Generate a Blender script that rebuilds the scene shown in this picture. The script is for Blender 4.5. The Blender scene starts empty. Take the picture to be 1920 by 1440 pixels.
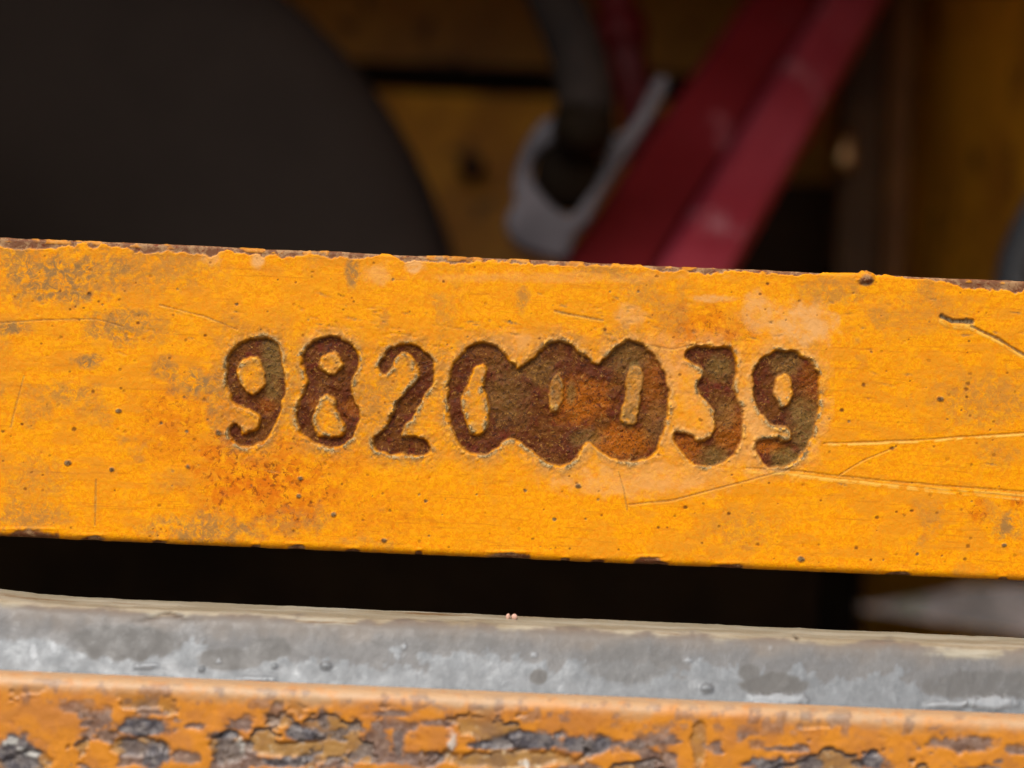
import bpy, bmesh, math, random
import numpy as np
from mathutils import Vector, Matrix

scene = bpy.context.scene
COL = scene.collection
random.seed(7)

# ------------------------------------------------------------------ camera
ROLL = math.atan(0.0432)             # the photograph is tilted: level edges fall to the right
FPX = 2637.0                         # focal length in photograph pixels (1920 wide)
D0 = 0.275                           # distance to the stamped bar
CAMZ = 0.55
RIGHT = Vector((math.cos(ROLL), 0, math.sin(ROLL)))
UP = Vector((-math.sin(ROLL), 0, math.cos(ROLL)))
cam_d = bpy.data.cameras.new('camera')
cam = bpy.data.objects.new('camera', cam_d)
COL.objects.link(cam)
cam.matrix_world = Matrix(((RIGHT.x, UP.x, 0, 0), (RIGHT.y, UP.y, -1, 0), (RIGHT.z, UP.z, 0, CAMZ), (0, 0, 0, 1)))
cam_d.sensor_width = 36.0
cam_d.lens = 36.0 * FPX / 1920.0
cam_d.clip_start = 0.01
cam_d.clip_end = 400
cam_d.dof.use_dof = True
cam_d.dof.focus_distance = D0
cam_d.dof.aperture_fstop = 7.2
scene.camera = cam

# ------------------------------------------------------------------ sky, sun, exposure
SUN_EL, SUN_AZ = math.radians(52), math.radians(205)     # azimuth from +Y towards +X
world = bpy.data.worlds.new('World')
scene.world = world
world.use_nodes = True
wn, wl = world.node_tree.nodes, world.node_tree.links
wn.clear()
sky = wn.new('ShaderNodeTexSky'); sky.sky_type = 'NISHITA'; sky.sun_disc = False
sky.sun_elevation = SUN_EL; sky.sun_rotation = SUN_AZ
sky.air_density = 1.0; sky.dust_density = 4.0; sky.ozone_density = 1.0
hs = wn.new('ShaderNodeHueSaturation'); hs.inputs['Saturation'].default_value = 0.45   # thin overcast
bgn = wn.new('ShaderNodeBackground'); bgn.inputs['Strength'].default_value = 0.12
wo = wn.new('ShaderNodeOutputWorld')
wl.new(sky.outputs[0], hs.inputs['Color']); wl.new(hs.outputs[0], bgn.inputs['Color']); wl.new(bgn.outputs[0], wo.inputs['Surface'])
sun_d = bpy.data.lights.new('sun', 'SUN')
sun_d.energy = 1.5; sun_d.angle = math.radians(14); sun_d.color = (1.0, 0.96, 0.91)
sun = bpy.data.objects.new('sun', sun_d); COL.objects.link(sun)
sdir = Vector((math.sin(SUN_AZ) * math.cos(SUN_EL), math.cos(SUN_AZ) * math.cos(SUN_EL), math.sin(SUN_EL)))
sun.rotation_euler = sdir.to_track_quat('Z', 'Y').to_euler()
sun.location = sdir * 5
vs = scene.view_settings
vs.view_transform = 'Standard'; vs.look = 'None'; vs.gamma = 1.0; vs.use_curve_mapping = False
vs.exposure = 0.65
scene.cycles.use_denoising = True
scene.cycles.max_bounces = 8

# ------------------------------------------------------------------ helpers
def P(px, py, Y):
    """point at depth Y that the photograph shows at pixel (px, py)"""
    v = (RIGHT * ((px - 960) / FPX) + UP * ((720 - py) / FPX)) * Y
    return Vector((v.x, Y, v.z + CAMZ))

def lin(r, g, b, k=1.0):
    f = lambda c: (c / 255 / 12.92) if c / 255 <= 0.04045 else ((c / 255 + 0.055) / 1.055) ** 2.4
    return (f(r) * k, f(g) * k, f(b) * k, 1.0)

def tag(o, label=None, cat=None, group=None, kind=None):
    if label: o['label'] = label
    if cat: o['category'] = cat
    if group: o['group'] = group
    if kind: o['kind'] = kind
    return o

def empty(name, loc, label, cat, group=None):
    o = bpy.data.objects.new(name, None); COL.objects.link(o)
    o.location = loc; o.empty_display_size = 0.02
    return tag(o, label, cat, group)

def link(name, me, mat, parent=None):
    o = bpy.data.objects.new(name, me); COL.objects.link(o)
    if mat and not me.materials: me.materials.append(mat)
    if parent is not None:
        o.parent = parent
        o.matrix_parent_inverse = Matrix.Translation(-Vector(parent.location)) if parent.parent is None else Matrix.Identity(4)
    return o

def from_bm(name, bm, mat, parent=None, smooth=True):
    bmesh.ops.recalc_face_normals(bm, faces=bm.faces)
    me = bpy.data.meshes.new(name); bm.to_mesh(me); bm.free()
    if smooth: me.polygons.foreach_set('use_smooth', [True] * len(me.polygons))
    return link(name, me, mat, parent)

def bm_box(bm, lo, hi, bev=0.0015, seg=2):
    r = bmesh.ops.create_cube(bm, size=1)
    vv = r['verts']
    for v in vv:
        v.co = Vector([lo[i] + (hi[i] - lo[i]) * (v.co[i] + 0.5) for i in range(3)])
    if bev:
        es = list({e for v in vv for e in v.link_edges})
        bmesh.ops.bevel(bm, geom=es, offset=bev, segments=seg, profile=0.5, affect='EDGES')
    return bm

def box(name, lo, hi, mat, parent=None, bev=0.0015):
    return from_bm(name, bm_box(bmesh.new(), lo, hi, bev), mat, parent, smooth=False)

def bm_lathe(bm, prof, origin, axis, n=48):
    """prof: (radius, along axis) pairs"""
    axis = Vector(axis).normalized()
    a = axis.orthogonal().normalized(); b = axis.cross(a)
    rings = []
    for r, h in prof:
        rings.append([bm.verts.new(Vector(origin) + axis * h + (a * math.cos(t) + b * math.sin(t)) * max(r, 1e-5))
                      for t in [2 * math.pi * i / n for i in range(n)]])
    for q in range(len(rings) - 1):
        for i in range(n):
            bm.faces.new((rings[q][i], rings[q][(i + 1) % n], rings[q + 1][(i + 1) % n], rings[q + 1][i]))
    bm.faces.new(rings[0]); bm.faces.new(list(reversed(rings[-1])))
    return bm

def catmull(pts, sub=6, closed=False):
    pts = [Vector(p) for p in pts]; n = len(pts); out = []
    rng = n if closed else n - 1
    for i in range(rng):
        g = (lambda k: pts[k % n]) if closed else (lambda k: pts[min(max(k, 0), n - 1)])
        p0, p1, p2, p3 = g(i - 1), g(i), g(i + 1), g(i + 2)
        for s in range(sub):
            t = s / sub
            out.append(0.5 * ((2 * p1) + (p2 - p0) * t + (2 * p0 - 5 * p1 + 4 * p2 - p3) * t * t + (3 * p1 - p0 - 3 * p2 + p3) * t ** 3))
    if not closed: out.append(pts[-1])
    return out

def bm_tube(bm, pts, rad, n=20, wob=0.0):
    pts = [Vector(p) for p in pts]
    rads = rad if isinstance(rad, (list, tuple)) else [rad] * len(pts)
    ref = Vector((0, 1, 0)); rings = []
    for i, p in enumerate(pts):
        t = (pts[min(i + 1, len(pts) - 1)] - pts[max(i - 1, 0)]).normalized()
        a = t.cross(ref)
        a = a.normalized() if a.length > 1e-4 else t.orthogonal().normalized()
        b = t.cross(a)
        rings.append([bm.verts.new(p + (a * math.cos(2 * math.pi * k / n) + b * math.sin(2 * math.pi * k / n)) * rads[i] * (1 + random.uniform(-wob, wob))) for k in range(n)])
    for q in range(len(rings) - 1):
        for k in range(n):
            bm.faces.new((rings[q][k], rings[q][(k + 1) % n], rings[q + 1][(k + 1) % n], rings[q + 1][k]))
    bm.faces.new(rings[0]); bm.faces.new(list(reversed(rings[-1])))
    return bm

# numpy noise -----------------------------------------------------------
def vnoise(x, y, scale, seed):
    tab = np.random.RandomState(seed).rand(256, 256).astype(np.float32)
    x = np.asarray(x) / scale + 1000.0; y = np.asarray(y) / scale + 1000.0
    xi = np.floor(x).astype(int); yi = np.floor(y).astype(int)
    fx = x - xi; fy = y - yi
    fx = fx * fx * fx * (fx * (fx * 6 - 15) + 10); fy = fy * fy * fy * (fy * (fy * 6 - 15) + 10)
    g = lambda a, b: tab[a & 255, b & 255]
    return (g(xi, yi) * (1 - fx) + g(xi + 1, yi) * fx) * (1 - fy) + (g(xi, yi + 1) * (1 - fx) + g(xi + 1, yi + 1) * fx) * fy

def fbm(x, y, scale, seed, octv=4, gain=0.55):
    s = 0; a = 1; t = 0
    for o in range(octv):
        s = s + a * vnoise(x + o * 37.1, y - o * 19.7, scale / 2 ** o, seed + o * 13); t += a; a *= gain
    return s / t

def sstep(a, b, x):
    t = np.clip((x - a) / (b - a), 0, 1)
    return t * t * (3 - 2 * t)

def blob(px, py, cx, cy, rx, ry, soft=0.5, n=None):
    d = np.sqrt(((px - cx) / rx) ** 2 + ((py - cy) / ry) ** 2)
    if n is not None: d = d + n
    return 1 - sstep(1 - soft, 1 + soft, d)

def segd(px, py, x0, y0, x1, y1):
    dx, dy = x1 - x0, y1 - y0
    t = np.clip(((px - x0) * dx + (py - y0) * dy) / (dx * dx + dy * dy), 0, 1)
    return np.hypot(px - x0 - t * dx, py - y0 - t * dy), t

def polyd(px, py, pts):
    d = np.full(px.shape, 1e9); tt = np.zeros(px.shape); n = len(pts) - 1
    for i in range(n):
        q, t = segd(px, py, *pts[i], *pts[i + 1])
        m = q < d
        d = np.where(m, q, d); tt = np.where(m, (i + t) / n, tt)
    return d, tt

def sdf_poly(px, py, poly):
    """signed distance (negative inside) to a closed polygon"""
    d = np.full(px.shape, 1e9); inside = np.zeros(px.shape, bool)
    n = len(poly)
    for i in range(n):
        (x0, y0), (x1, y1) = poly[i], poly[(i + 1) % n]
        d = np.minimum(d, segd(px, py, x0, y0, x1, y1)[0])
        c = ((y0 > py) != (y1 > py))
        if y1 != y0:
            inside ^= c & (px < (x1 - x0) * (py - y0) / (y1 - y0) + x0)
    return np.where(inside, -d, d)

def smooth_poly(pts, sub=4):
    return [(v.x, v.y) for v in catmull([(p[0], p[1], 0) for p in pts], sub, True)]

# swept bars with real relief -------------------------------------------
def sweep_grid(xs, prof):
    """prof: list of (y, z, ny, nz). Returns X, Y, Z, NY, NZ and photograph coordinates of each base point"""
    prof = np.array(prof)
    X, J = np.meshgrid(np.array(xs), np.arange(len(prof)))
    Y, Z, NY, NZ = (prof[:, k][J] for k in range(4))
    u = X * RIGHT.x + (Z - CAMZ) * RIGHT.z
    v = X * UP.x + (Z - CAMZ) * UP.z
    return X, Y, Z, NY, NZ, 960 + u / Y * FPX, 720 - v / Y * FPX

def grid_normals(V):
    du = np.gradient(V, axis=1); dv = np.gradient(V, axis=0)
    n = np.cross(du, dv)
    return n / np.maximum(np.linalg.norm(n, axis=2, keepdims=True), 1e-20)

def grid_mesh(name, V, attrs, mat, parent, face_mask=None, flip=False, caps=False, normals=None):
    R, C = V.shape[:2]
    idx = np.arange(R * C).reshape(R, C)
    q = np.stack([idx[:-1, :-1], idx[:-1, 1:], idx[1:, 1:], idx[1:, :-1]], -1).reshape(-1, 4)
    if face_mask is not None: q = q[face_mask.reshape(-1)]
    if flip: q = q[:, ::-1]
    used = np.unique(q)
    remap = np.full(R * C, -1); remap[used] = np.arange(len(used))
    q = remap[q]
    co = V.reshape(-1, 3)[used]
    loops = q.reshape(-1); starts = np.arange(len(q)) * 4; totals = np.full(len(q), 4)
    if caps:
        for ring in (idx[:, 0], idx[:, -1][::-1]):
            r = remap[ring]
            if flip: r = r[::-1]
            starts = np.append(starts, len(loops)); totals = np.append(totals, len(r)); loops = np.append(loops, r)
    me = bpy.data.meshes.new(name)
    me.vertices.add(len(co)); me.vertices.foreach_set('co', co.astype(np.float32).ravel())
    me.loops.add(len(loops)); me.loops.foreach_set('vertex_index', loops.astype(np.int32))
    me.polygons.add(len(starts))
    me.polygons.foreach_set('loop_start', starts.astype(np.int32))
    me.update(calc_edges=True)
    me.polygons.foreach_set('use_smooth', np.ones(len(starts), bool))
    for an, ar in attrs.items():
        a = me.attributes.new(an, 'FLOAT_COLOR', 'POINT')
        a.data.foreach_set('color', np.clip(ar.reshape(-1, 4)[used], 0, 1).astype(np.float32).ravel())
    me.validate()
    if normals is not None:
        me.normals_split_custom_set_from_vertices((normals.reshape(-1, 3)[used] * (-1 if flip else 1)).astype(np.float32).tolist())
    return link(name, me, mat, parent)

# material helpers --------------------------------------------------------
class M:
    def __init__(s, name):
        s.m = bpy.data.materials.new(name); s.m.use_nodes = True
        s.t = s.m.node_tree; s.n = s.t.nodes; s.l = s.t.links
        s.b = s.n['Principled BSDF']
        s.co = s.n.new('ShaderNodeTexCoord').outputs['Object']
    def put(s, sock, v):
        if isinstance(v, bpy.types.NodeSocket): s.l.new(v, sock)
        else: sock.default_value = v
    def noise(s, scale, detail=4, rough=0.6, dist=0.0, stretch=None):
        n = s.n.new('ShaderNodeTexNoise'); n.inputs['Scale'].default_value = scale
        n.inputs['Detail'].default_value = detail; n.inputs['Roughness'].default_value = rough; n.inputs['Distortion'].default_value = dist
        c = s.co
        if stretch:
            mp = s.n.new('ShaderNodeMapping'); mp.inputs['Scale'].default_value = stretch; s.l.new(c, mp.inputs[0]); c = mp.outputs[0]
        s.l.new(c, n.inputs['Vector'])
        return n.outputs['Fac']
    def voro(s, scale, feature='F1'):
        n = s.n.new('ShaderNodeTexVoronoi'); n.feature = feature; n.inputs['Scale'].default_value = scale
        s.l.new(s.co, n.inputs['Vector']); return n.outputs['Distance']
    def ss(s, x, a, b, lo=0.0, hi=1.0):
        n = s.n.new('ShaderNodeMapRange'); n.interpolation_type = 'SMOOTHSTEP'
        s.put(n.inputs[0], x)
        for i, v in enumerate((a, b, lo, hi)): n.inputs[i + 1].default_value = v
        return n.outputs[0]
    def mix(s, f, a, b, mode='MIX'):
        n = s.n.new('ShaderNodeMix'); n.data_type = 'RGBA'; n.blend_type = mode
        s.put(n.inputs[0], f); s.put(n.inputs[6], a); s.put(n.inputs[7], b)
        return n.outputs[2]
    def math(s, op, a, b=0.0):
        n = s.n.new('ShaderNodeMath'); n.operation = op; s.put(n.inputs[0], a); s.put(n.inputs[1], b); return n.outputs[0]
    def attr(s, name):
        n = s.n.new('ShaderNodeAttribute'); n.attribute_name = name
        sp = s.n.new('ShaderNodeSeparateColor'); s.l.new(n.outputs['Color'], sp.inputs[0])
        return sp.outputs[0], sp.outputs[1], sp.outputs[2], n.outputs['Alpha']
    def bump(s, h, strength, dist):
        n = s.n.new('ShaderNodeBump'); n.inputs['Strength'].default_value = strength; n.inputs['Distance'].default_value = dist
        s.put(n.inputs['Height'], h); s.l.new(n.outputs[0], s.b.inputs['Normal'])
    def done(s, col, rough, metal=0.0, spec=0.5):
        s.put(s.b.inputs['Base Color'], col); s.put(s.b.inputs['Roughness'], rough)
        s.put(s.b.inputs['Metallic'], metal); s.b.inputs['Specular IOR Level'].default_value = spec
        return s.m

def simple(name, c1, c2, scale, rough=0.6, metal=0.0, spots=None, bump=0.0, spec=0.4):
    m = M(name)
    col = m.mix(m.ss(m.noise(scale, 5), 0.35, 0.65), c1, c2)
    if spots: col = m.mix(m.ss(m.noise(scale * 2.3, 6, 0.7), 0.58, 0.66), col, spots)
    if bump: m.bump(m.noise(scale * 6, 4), 0.6, bump)
    return m.done(col, rough, metal, spec)

K = 0.80      # share of the photographed brightness that is the surface's own colour
# --- painted bar with rust, grime and scratches
def mat_plate():
    m = M('weathered_orange_paint')
    rust, rim, grime, pale = m.attr('wear_a')
    spot, stain, chip, scr_glint = m.attr('wear_b')
    tone, speck, _, _ = m.attr('wear_c')
    n_fine = m.noise(1500, 3, 0.7, 0.9)
    n_hair = m.noise(900, 3, 0.6, 0.3, (0.10, 1, 1.5))
    n_mid = m.noise(420, 4, 0.7, 0.5)
    col = m.mix(m.ss(n_fine, 0.34, 0.64), lin(242, 142, 0, K), lin(255, 170, 0, K))
    col = m.mix(m.ss(n_mid, 0.52, 0.72, 0, 0.6), col, lin(240, 158, 26, K))
    col = m.mix(m.ss(n_hair, 0.58, 0.70, 0, 0.45), col, lin(206, 122, 14, K))
    col = m.mix(m.math('MULTIPLY', tone, m.ss(n_fine, 0.35, 0.62, 0.35, 1)), col, lin(222, 138, 34, K))
    col = m.mix(m.math('MULTIPLY', stain, m.ss(n_mid, 0.36, 0.60)), col, lin(222, 116, 2, K))
    col = m.mix(m.math('MULTIPLY', stain, m.ss(m.noise(800, 4, 0.75, 0.6), 0.53, 0.62, 0, .85)), col, lin(146, 72, 8, K))
    col = m.mix(m.math('MULTIPLY', pale, m.ss(n_mid, 0.30, 0.6, 0.35, 1)), col, lin(238, 172, 98, K))
    col = m.mix(m.math('MULTIPLY', grime, m.ss(m.noise(650, 4, 0.72, 0.6), 0.34, 0.60)), col, lin(158, 116, 64, K))
    col = m.mix(scr_glint, col, lin(255, 196, 84, K))
    col = m.mix(speck, col, lin(112, 62, 14, K))
    col = m.mix(spot, col, m.mix(m.ss(n_fine, 0.4, 0.6), lin(70, 54, 34, K), lin(118, 104, 78, K)))
    rimc = m.mix(m.ss(n_fine, 0.4, 0.62), lin(110, 92, 56, K), lin(196, 164, 112, K))
    col = m.mix(rim, col, rimc)
    # rust on the digit floors and bare edges
    na = m.noise(200, 4, 0.65, 0.6); nb = m.noise(1250, 4, 0.75, 0.4)
    ra = m.mix(m.ss(na, 0.42, 0.58), lin(98, 44, 14, K), lin(112, 62, 15, K))
    ra = m.mix(m.ss(m.noise(280, 4, 0.65, 0.3), 0.54, 0.64), ra, lin(104, 40, 16, K))
    ra = m.mix(m.math('MULTIPLY', stain, m.ss(nb, 0.34, 0.56)), ra, lin(188, 100, 0, K))
    ra = m.mix(m.math('MULTIPLY', grime, m.ss(nb, 0.32, 0.54, 0.2, 0.9)), ra, lin(134, 104, 50, K))
    ra = m.mix(m.ss(nb, 0.50, 0.64, 0, 0.75), ra, lin(52, 24, 8, K))
    ra = m.mix(m.ss(n_fine, 0.57, 0.66, 0, 0.7), ra, lin(168, 118, 50, K))
    col = m.mix(rust, col, ra)
    ch = m.mix(m.ss(n_mid, 0.42, 0.6), lin(124, 80, 52, K), lin(170, 130, 90, K))
    ch = m.mix(m.ss(nb, 0.54, 0.64), ch, lin(118, 54, 24, K))
    col = m.mix(chip, col, ch)
    rr = m.math('SUBTRACT', m.ss(n_mid, 0.3, 0.7, 0.46, 0.68), m.math('MULTIPLY', rust, m.ss(nb, 0.52, 0.66, 0, 0.22)))
    m.bump(m.math('ADD', n_fine, m.math('MULTIPLY', m.math('MULTIPLY', rust, nb), 3.4)), 0.55, 0.00017)
    m.l.new(m.ss(rust, 0.0, 1.0, 0.12, 0.13), m.b.inputs['Specular IOR Level'])
    return m.done(col, rr, 0.0, 0.22)

def mat_rail():
    m = M('galvanised_rail')
    cream, light, dark, white = m.attr('wear_a')
    tan, crack, _, _ = m.attr('wear_b')
    nf = m.noise(900, 5, 0.7, 0.5)
    col = m.mix(m.ss(m.noise(120, 5), 0.35, 0.65), lin(144, 142, 140, K * 0.51), lin(158, 155, 151, K * 0.51))
    col = m.mix(m.ss(nf, 0.45, 0.68, 0, 0.45), col, lin(132, 128, 123, K * 0.51))
    col = m.mix(m.math('MULTIPLY', tan, 0.8), col, lin(170, 154, 136, K * 0.51))
    lt = m.mix(m.ss(m.noise(420, 5, 0.7, 0.5), 0.42, 0.58), lin(160, 164, 166, K * 0.51), lin(174, 178, 180, K * 0.51))
    col = m.mix(light, col, lt)
    col = m.mix(m.math('MULTIPLY', dark, 0.95), col, lin(124, 120, 114, K * 0.51))
    cr = m.mix(m.ss(m.noise(260, 5, 0.65, 0, (0.15, 1, 1.6)), 0.42, 0.6), lin(190, 176, 146, K * 0.6), lin(218, 208, 182, K * 0.6))
    cr = m.mix(m.ss(m.noise(330, 5, 0.65, 0, (0.12, 1, 2)), 0.58, 0.68), cr, lin(166, 128, 82, K * 0.51))
    col = m.mix(cream, col, cr)
    col = m.mix(white, col, lin(214, 218, 220, K * 0.51))
    col = m.mix(crack, col, lin(96, 78, 60, K * 0.51))
    m.bump(nf, 0.4, 0.0002)
    return m.done(col, m.ss(m.noise(260, 4), 0.3, 0.7, 0.42, 0.62), m.math('MULTIPLY', light, 0.25), 0.4)

def mat_sill():
    m = M('peeling_orange_paint')
    bare, dust, brown, white = m.attr('wear_a')  # bare also carries painted shade under the flake lips
    col = m.mix(m.ss(m.noise(160, 6, 0.65, 0.5), 0.40, 0.62), lin(238, 150, 34, K * 0.88), lin(216, 136, 54, K * 0.88))
    col = m.mix(m.ss(m.noise(500, 5, 0.7), 0.54, 0.7, 0, 0.6), col, lin(196, 112, 34, K * 0.88))
    col = m.mix(m.math('MULTIPLY', dust, m.ss(m.noise(300, 6, 0.7), 0.25, 0.55, 0.3, 1)), col, lin(206, 166, 122, K * 0.88))
    bc = m.mix(m.ss(m.noise(260, 5, 0.7), 0.4, 0.62), lin(186, 138, 72, K * 0.88), lin(150, 112, 74, K * 0.88))
    bc = m.mix(m.ss(m.noise(600, 5, 0.7), 0.56, 0.66), bc, lin(206, 176, 132, K * 0.88))
    col = m.mix(brown, col, bc)
    dk = m.mix(m.ss(m.noise(420, 6, 0.72), 0.40, 0.62), lin(92, 86, 90, K * 0.88), lin(140, 130, 124, K * 0.88))
    dk = m.mix(m.ss(m.noise(800, 4, 0.7), 0.56, 0.64), dk, lin(62, 52, 50, K * 0.88))
    col = m.mix(bare, col, dk)
    col = m.mix(white, col, lin(225, 220, 208, K * 0.88))
    m.bump(m.noise(700, 5, 0.7), 0.5, 0.0003)
    return m.done(col, 0.5, 0.0, 0.45)

PLATE, RAIL, SILL = mat_plate(), mat_rail(), mat_sill()
YELLOW = simple('housing_yellow_paint', lin(232, 168, 56, .9), lin(196, 132, 46, .9), 9, 0.45, spots=lin(120, 78, 30, .8))
YELLOW_LIT = simple('lit_scuffed_paint', lin(252, 176, 40, .95), lin(206, 134, 34, .9), 14, 0.5, spots=lin(130, 86, 30, .8))  # brighter housing yellow: light on lower panel and right wall put in colour
GREASE_SHADE = simple('greasy_steel_and_shade', lin(36, 26, 14), lin(24, 16, 8), 20, 0.8, spec=0.1)  # greasy steel, also the near-black stand-in for shade on strip and clamp hole
RUBBER = simple('dusty_black_rubber', lin(55, 45, 38), lin(46, 37, 31), 6, 0.85, spec=0.2)
RED_LIT = simple('lit_dusty_red_paint', lin(190, 74, 90), lin(170, 54, 70), 12, 0.45, spots=lin(200, 126, 136), spec=0.5)  # lighter copy of the beam red, its right face's brightness put in colour
RED = simple('dusty_red_paint', lin(142, 38, 46), lin(122, 26, 32), 12, 0.45, spots=lin(180, 100, 108), spec=0.5)
CAST = simple('grey_cast_steel', lin(108, 101, 104), lin(78, 72, 75), 25, 0.55, bump=0.0006)
HOSE = simple('grey_rubber_hose', lin(52, 43, 37), lin(42, 35, 31), 30, 0.8, spec=0.2)
HOSE2 = simple('slate_rubber_hose', lin(70, 72, 75), lin(52, 54, 56), 30, 0.6)
BRASS = simple('worn_brass', lin(245, 205, 150), lin(235, 190, 130), 80, 0.42, metal=1.0)
DARKBOLT = simple('rusty_bolt_and_shade', lin(84, 56, 28), lin(66, 44, 24), 60, 0.7)  # bolt steel, also colours the sheet that stands for gap shade
DIRT = simple('gravelly_dirt', lin(60, 51, 48), lin(40, 35, 33), 7, 0.9, spots=lin(80, 70, 68))
STONE = simple('pale_stone', lin(96, 84, 78), lin(58, 52, 46), 9, 0.85)
LEAF = simple('weed_green', lin(60, 92, 40), lin(46, 74, 32), 40, 0.6)
OCHRE = simple('dirty_ochre_paint', lin(176, 116, 56), lin(140, 90, 44), 12, 0.6)
BROWN = simple('dirty_brown_paint', lin(112, 80, 46), lin(84, 58, 34), 20, 0.6)
GRAIN = simple('pale_grain', lin(206, 170, 150), lin(180, 140, 120), 300, 0.6)

# ------------------------------------------------------------------ ground
bm = bmesh.new()
N = 60
for i in range(N + 1):
    for j in range(N + 1):
        fx = (i / N * 2 - 1); fy = (j / N * 2 - 1)
        x = 60 * math.copysign(abs(fx) ** 2.6, fx); y = 60 * math.copysign(abs(fy) ** 2.6, fy) + 2
        bm.verts.new((x, y, 0.012 * math.sin(x * 3.1 + 1) * math.cos(y * 2.3) - 0.012))
bm.verts.ensure_lookup_table()
for i in range(N):
    for j in range(N):
        a = i * (N + 1) + j
        bm.faces.new((bm.verts[a], bm.verts[a + N + 1], bm.verts[a + N + 2], bm.verts[a + 1]))
tag(from_bm('ground', bm, DIRT), kind='structure')

zc = lambda py, Y: CAMZ - (py - 720) / FPX * Y      # height of level row py at depth Y
# ------------------------------------------------------------------ machine housing (yellow, dark inside)
XL, XR = -0.46, 0.262
housing = empty('machine_housing', (0, 0.7, 0.2), 'yellow painted machine housing open at the front, dark inside behind the bars', 'machine housing')
Z = lambda dz: CAMZ + dz
YB = 1.12
box('shading_roof', (XL, 0.335, Z(0.36)), (XR + .004, YB + .01, Z(0.364)), YELLOW, housing, 0.001)  # unseen roof, added to keep the sky off the interior
box('shading_roof_lip', (XL, 0.331, Z(0.345)), (XR, 0.3345, Z(0.3635)), YELLOW, housing, 0.001)  # unseen lip of the added roof, trims the light coming in
box('side_wall', (XL - .004, 0.262, 0.16), (XL, YB + .01, Z(0.364)), YELLOW, housing, 0.001)
# right wall with a long slot low down towards the back: the ground outside shows through it
def wall_piece(sil, name='side_wall'):
    bm = bmesh.new(); n = len(sil)
    f1 = [bm.verts.new((XR, y, z)) for y, z in sil]; f2 = [bm.verts.new((XR + .004, y, z)) for y, z in sil]
    bm.faces.new(f1); bm.faces.new(list(reversed(f2)))
    for i in range(n): bm.faces.new((f1[i], f1[(i + 1) % n], f2[(i + 1) % n], f2[i]))
    return from_bm(name, bm, YELLOW_LIT, housing, False)
wall_piece([(0.262, 0.16), (0.62, 0.16), (0.62, Z(-0.104)), (0.62, Z(-0.078)), (0.80, Z(-0.104)), (1.02, Z(-0.150)), (YB + .01, Z(-0.157)), (YB + .01, Z(0.36)), (0.262, Z(0.36))])
wall_piece([(0.62, 0.16), (YB + .01, 0.16), (YB + .01, Z(-0.1572)), (1.02, Z(-0.1525)), (0.62, Z(-0.1042))], 'wall_skirt')
box('back_panel', (XL, YB, Z(0.19)), (XR - .001, YB + .005, Z(0.36)), YELLOW, housing, 0.001)
box('back_panel', (XL, YB - .02, Z(-0.12)), (XR - .001, YB - .015, Z(0.2)), YELLOW, housing, 0.001)
box('bulkhead', (XL, 0.985, 0.18), (0.250, 0.99, Z(-0.055)), GREASE_SHADE, housing, 0.001)
box('shade_shelf', (XL, 0.2885, Z(-0.0272)), (XR - .001, 0.606, Z(-0.0222)), GREASE_SHADE, housing, 0.0008)  # unseen, added to block light from above so the gap stays dark
box('light_baffle', (XL, 0.50, 0.178), (0.112, 0.504, Z(-0.0276)), BROWN, housing, 0.0008)  # added sheet that keeps the space behind the gap dark
box('shade_apron', (XL, 0.2655, 0.16), (XR, 0.269, zc(1700, 0.258) - .0006), YELLOW, housing, 0.0008)  # unseen, added to stop light entering below the sill
box('floor_pan', (XL, 0.30, 0.17), (XR - .001, 1.0, 0.176), GREASE_SHADE, housing, 0.001)
# lower scuffed panel leaning back, with a dark shadow strip on top
bm = bmesh.new()
a0 = P(640, 165, 0.985); a1 = P(1200, 175, 0.985)
z1 = a0.z; z0 = Z(-0.055)
prof = [(0.985, z1), (0.93, z0), (0.936, z0), (0.991, z1)]
fa = [bm.verts.new((-0.30, y, z)) for y, z in prof]; fb = [bm.verts.new((0.13, y, z)) for y, z in prof]
bm.faces.new(fa); bm.faces.new(list(reversed(fb)))
for i in range(4): bm.faces.new((fa[i], fa[(i + 1) % 4], fb[(i + 1) % 4], fb[i]))
lp = from_bm('lower_panel', bm, YELLOW_LIT, housing, False)
box('shadow_strip', (-0.30, 0.975, z1 + 0.002), (0.13, 0.999, z1 + 0.018), GREASE_SHADE, housing, 0.002)  # dark strip painted as the shadow line between the two panels
bm = bmesh.new()
bp = P(885, 312, 0.945)
bm_lathe(bm, [(0.004, -0.004), (0.009, 0), (0.009, 0.003), (0.006, 0.004), (0.006, 0.008), (0.003, 0.009)], bp + Vector((0, .006, 0)), (0, -1, 0.05), 18)
from_bm('bolt', bm, DARKBOLT, housing)
# corner post at the right
pa = P(1572, 250, 0.91); pb = P(1500, 250, 1.05)
box('shade_plate', (pb.x - .045, 1.05, 0.2), (XR - .002, 1.056, Z(0.16)), DARKBOLT, housing, 0.001)  # dark sheet standing in for the shadowed gap beside the post
box('duct', (P(1650, 250, .95).x, .93, Z(-.06)), (XR - .003, 1.0, Z(.357)), OCHRE, housing, 0.004)
box('corner_post', (pa.x, .90, Z(-.05)), (pa.x + 0.027, .924, Z(0.358)), BROWN, housing, 0.003)

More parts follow.
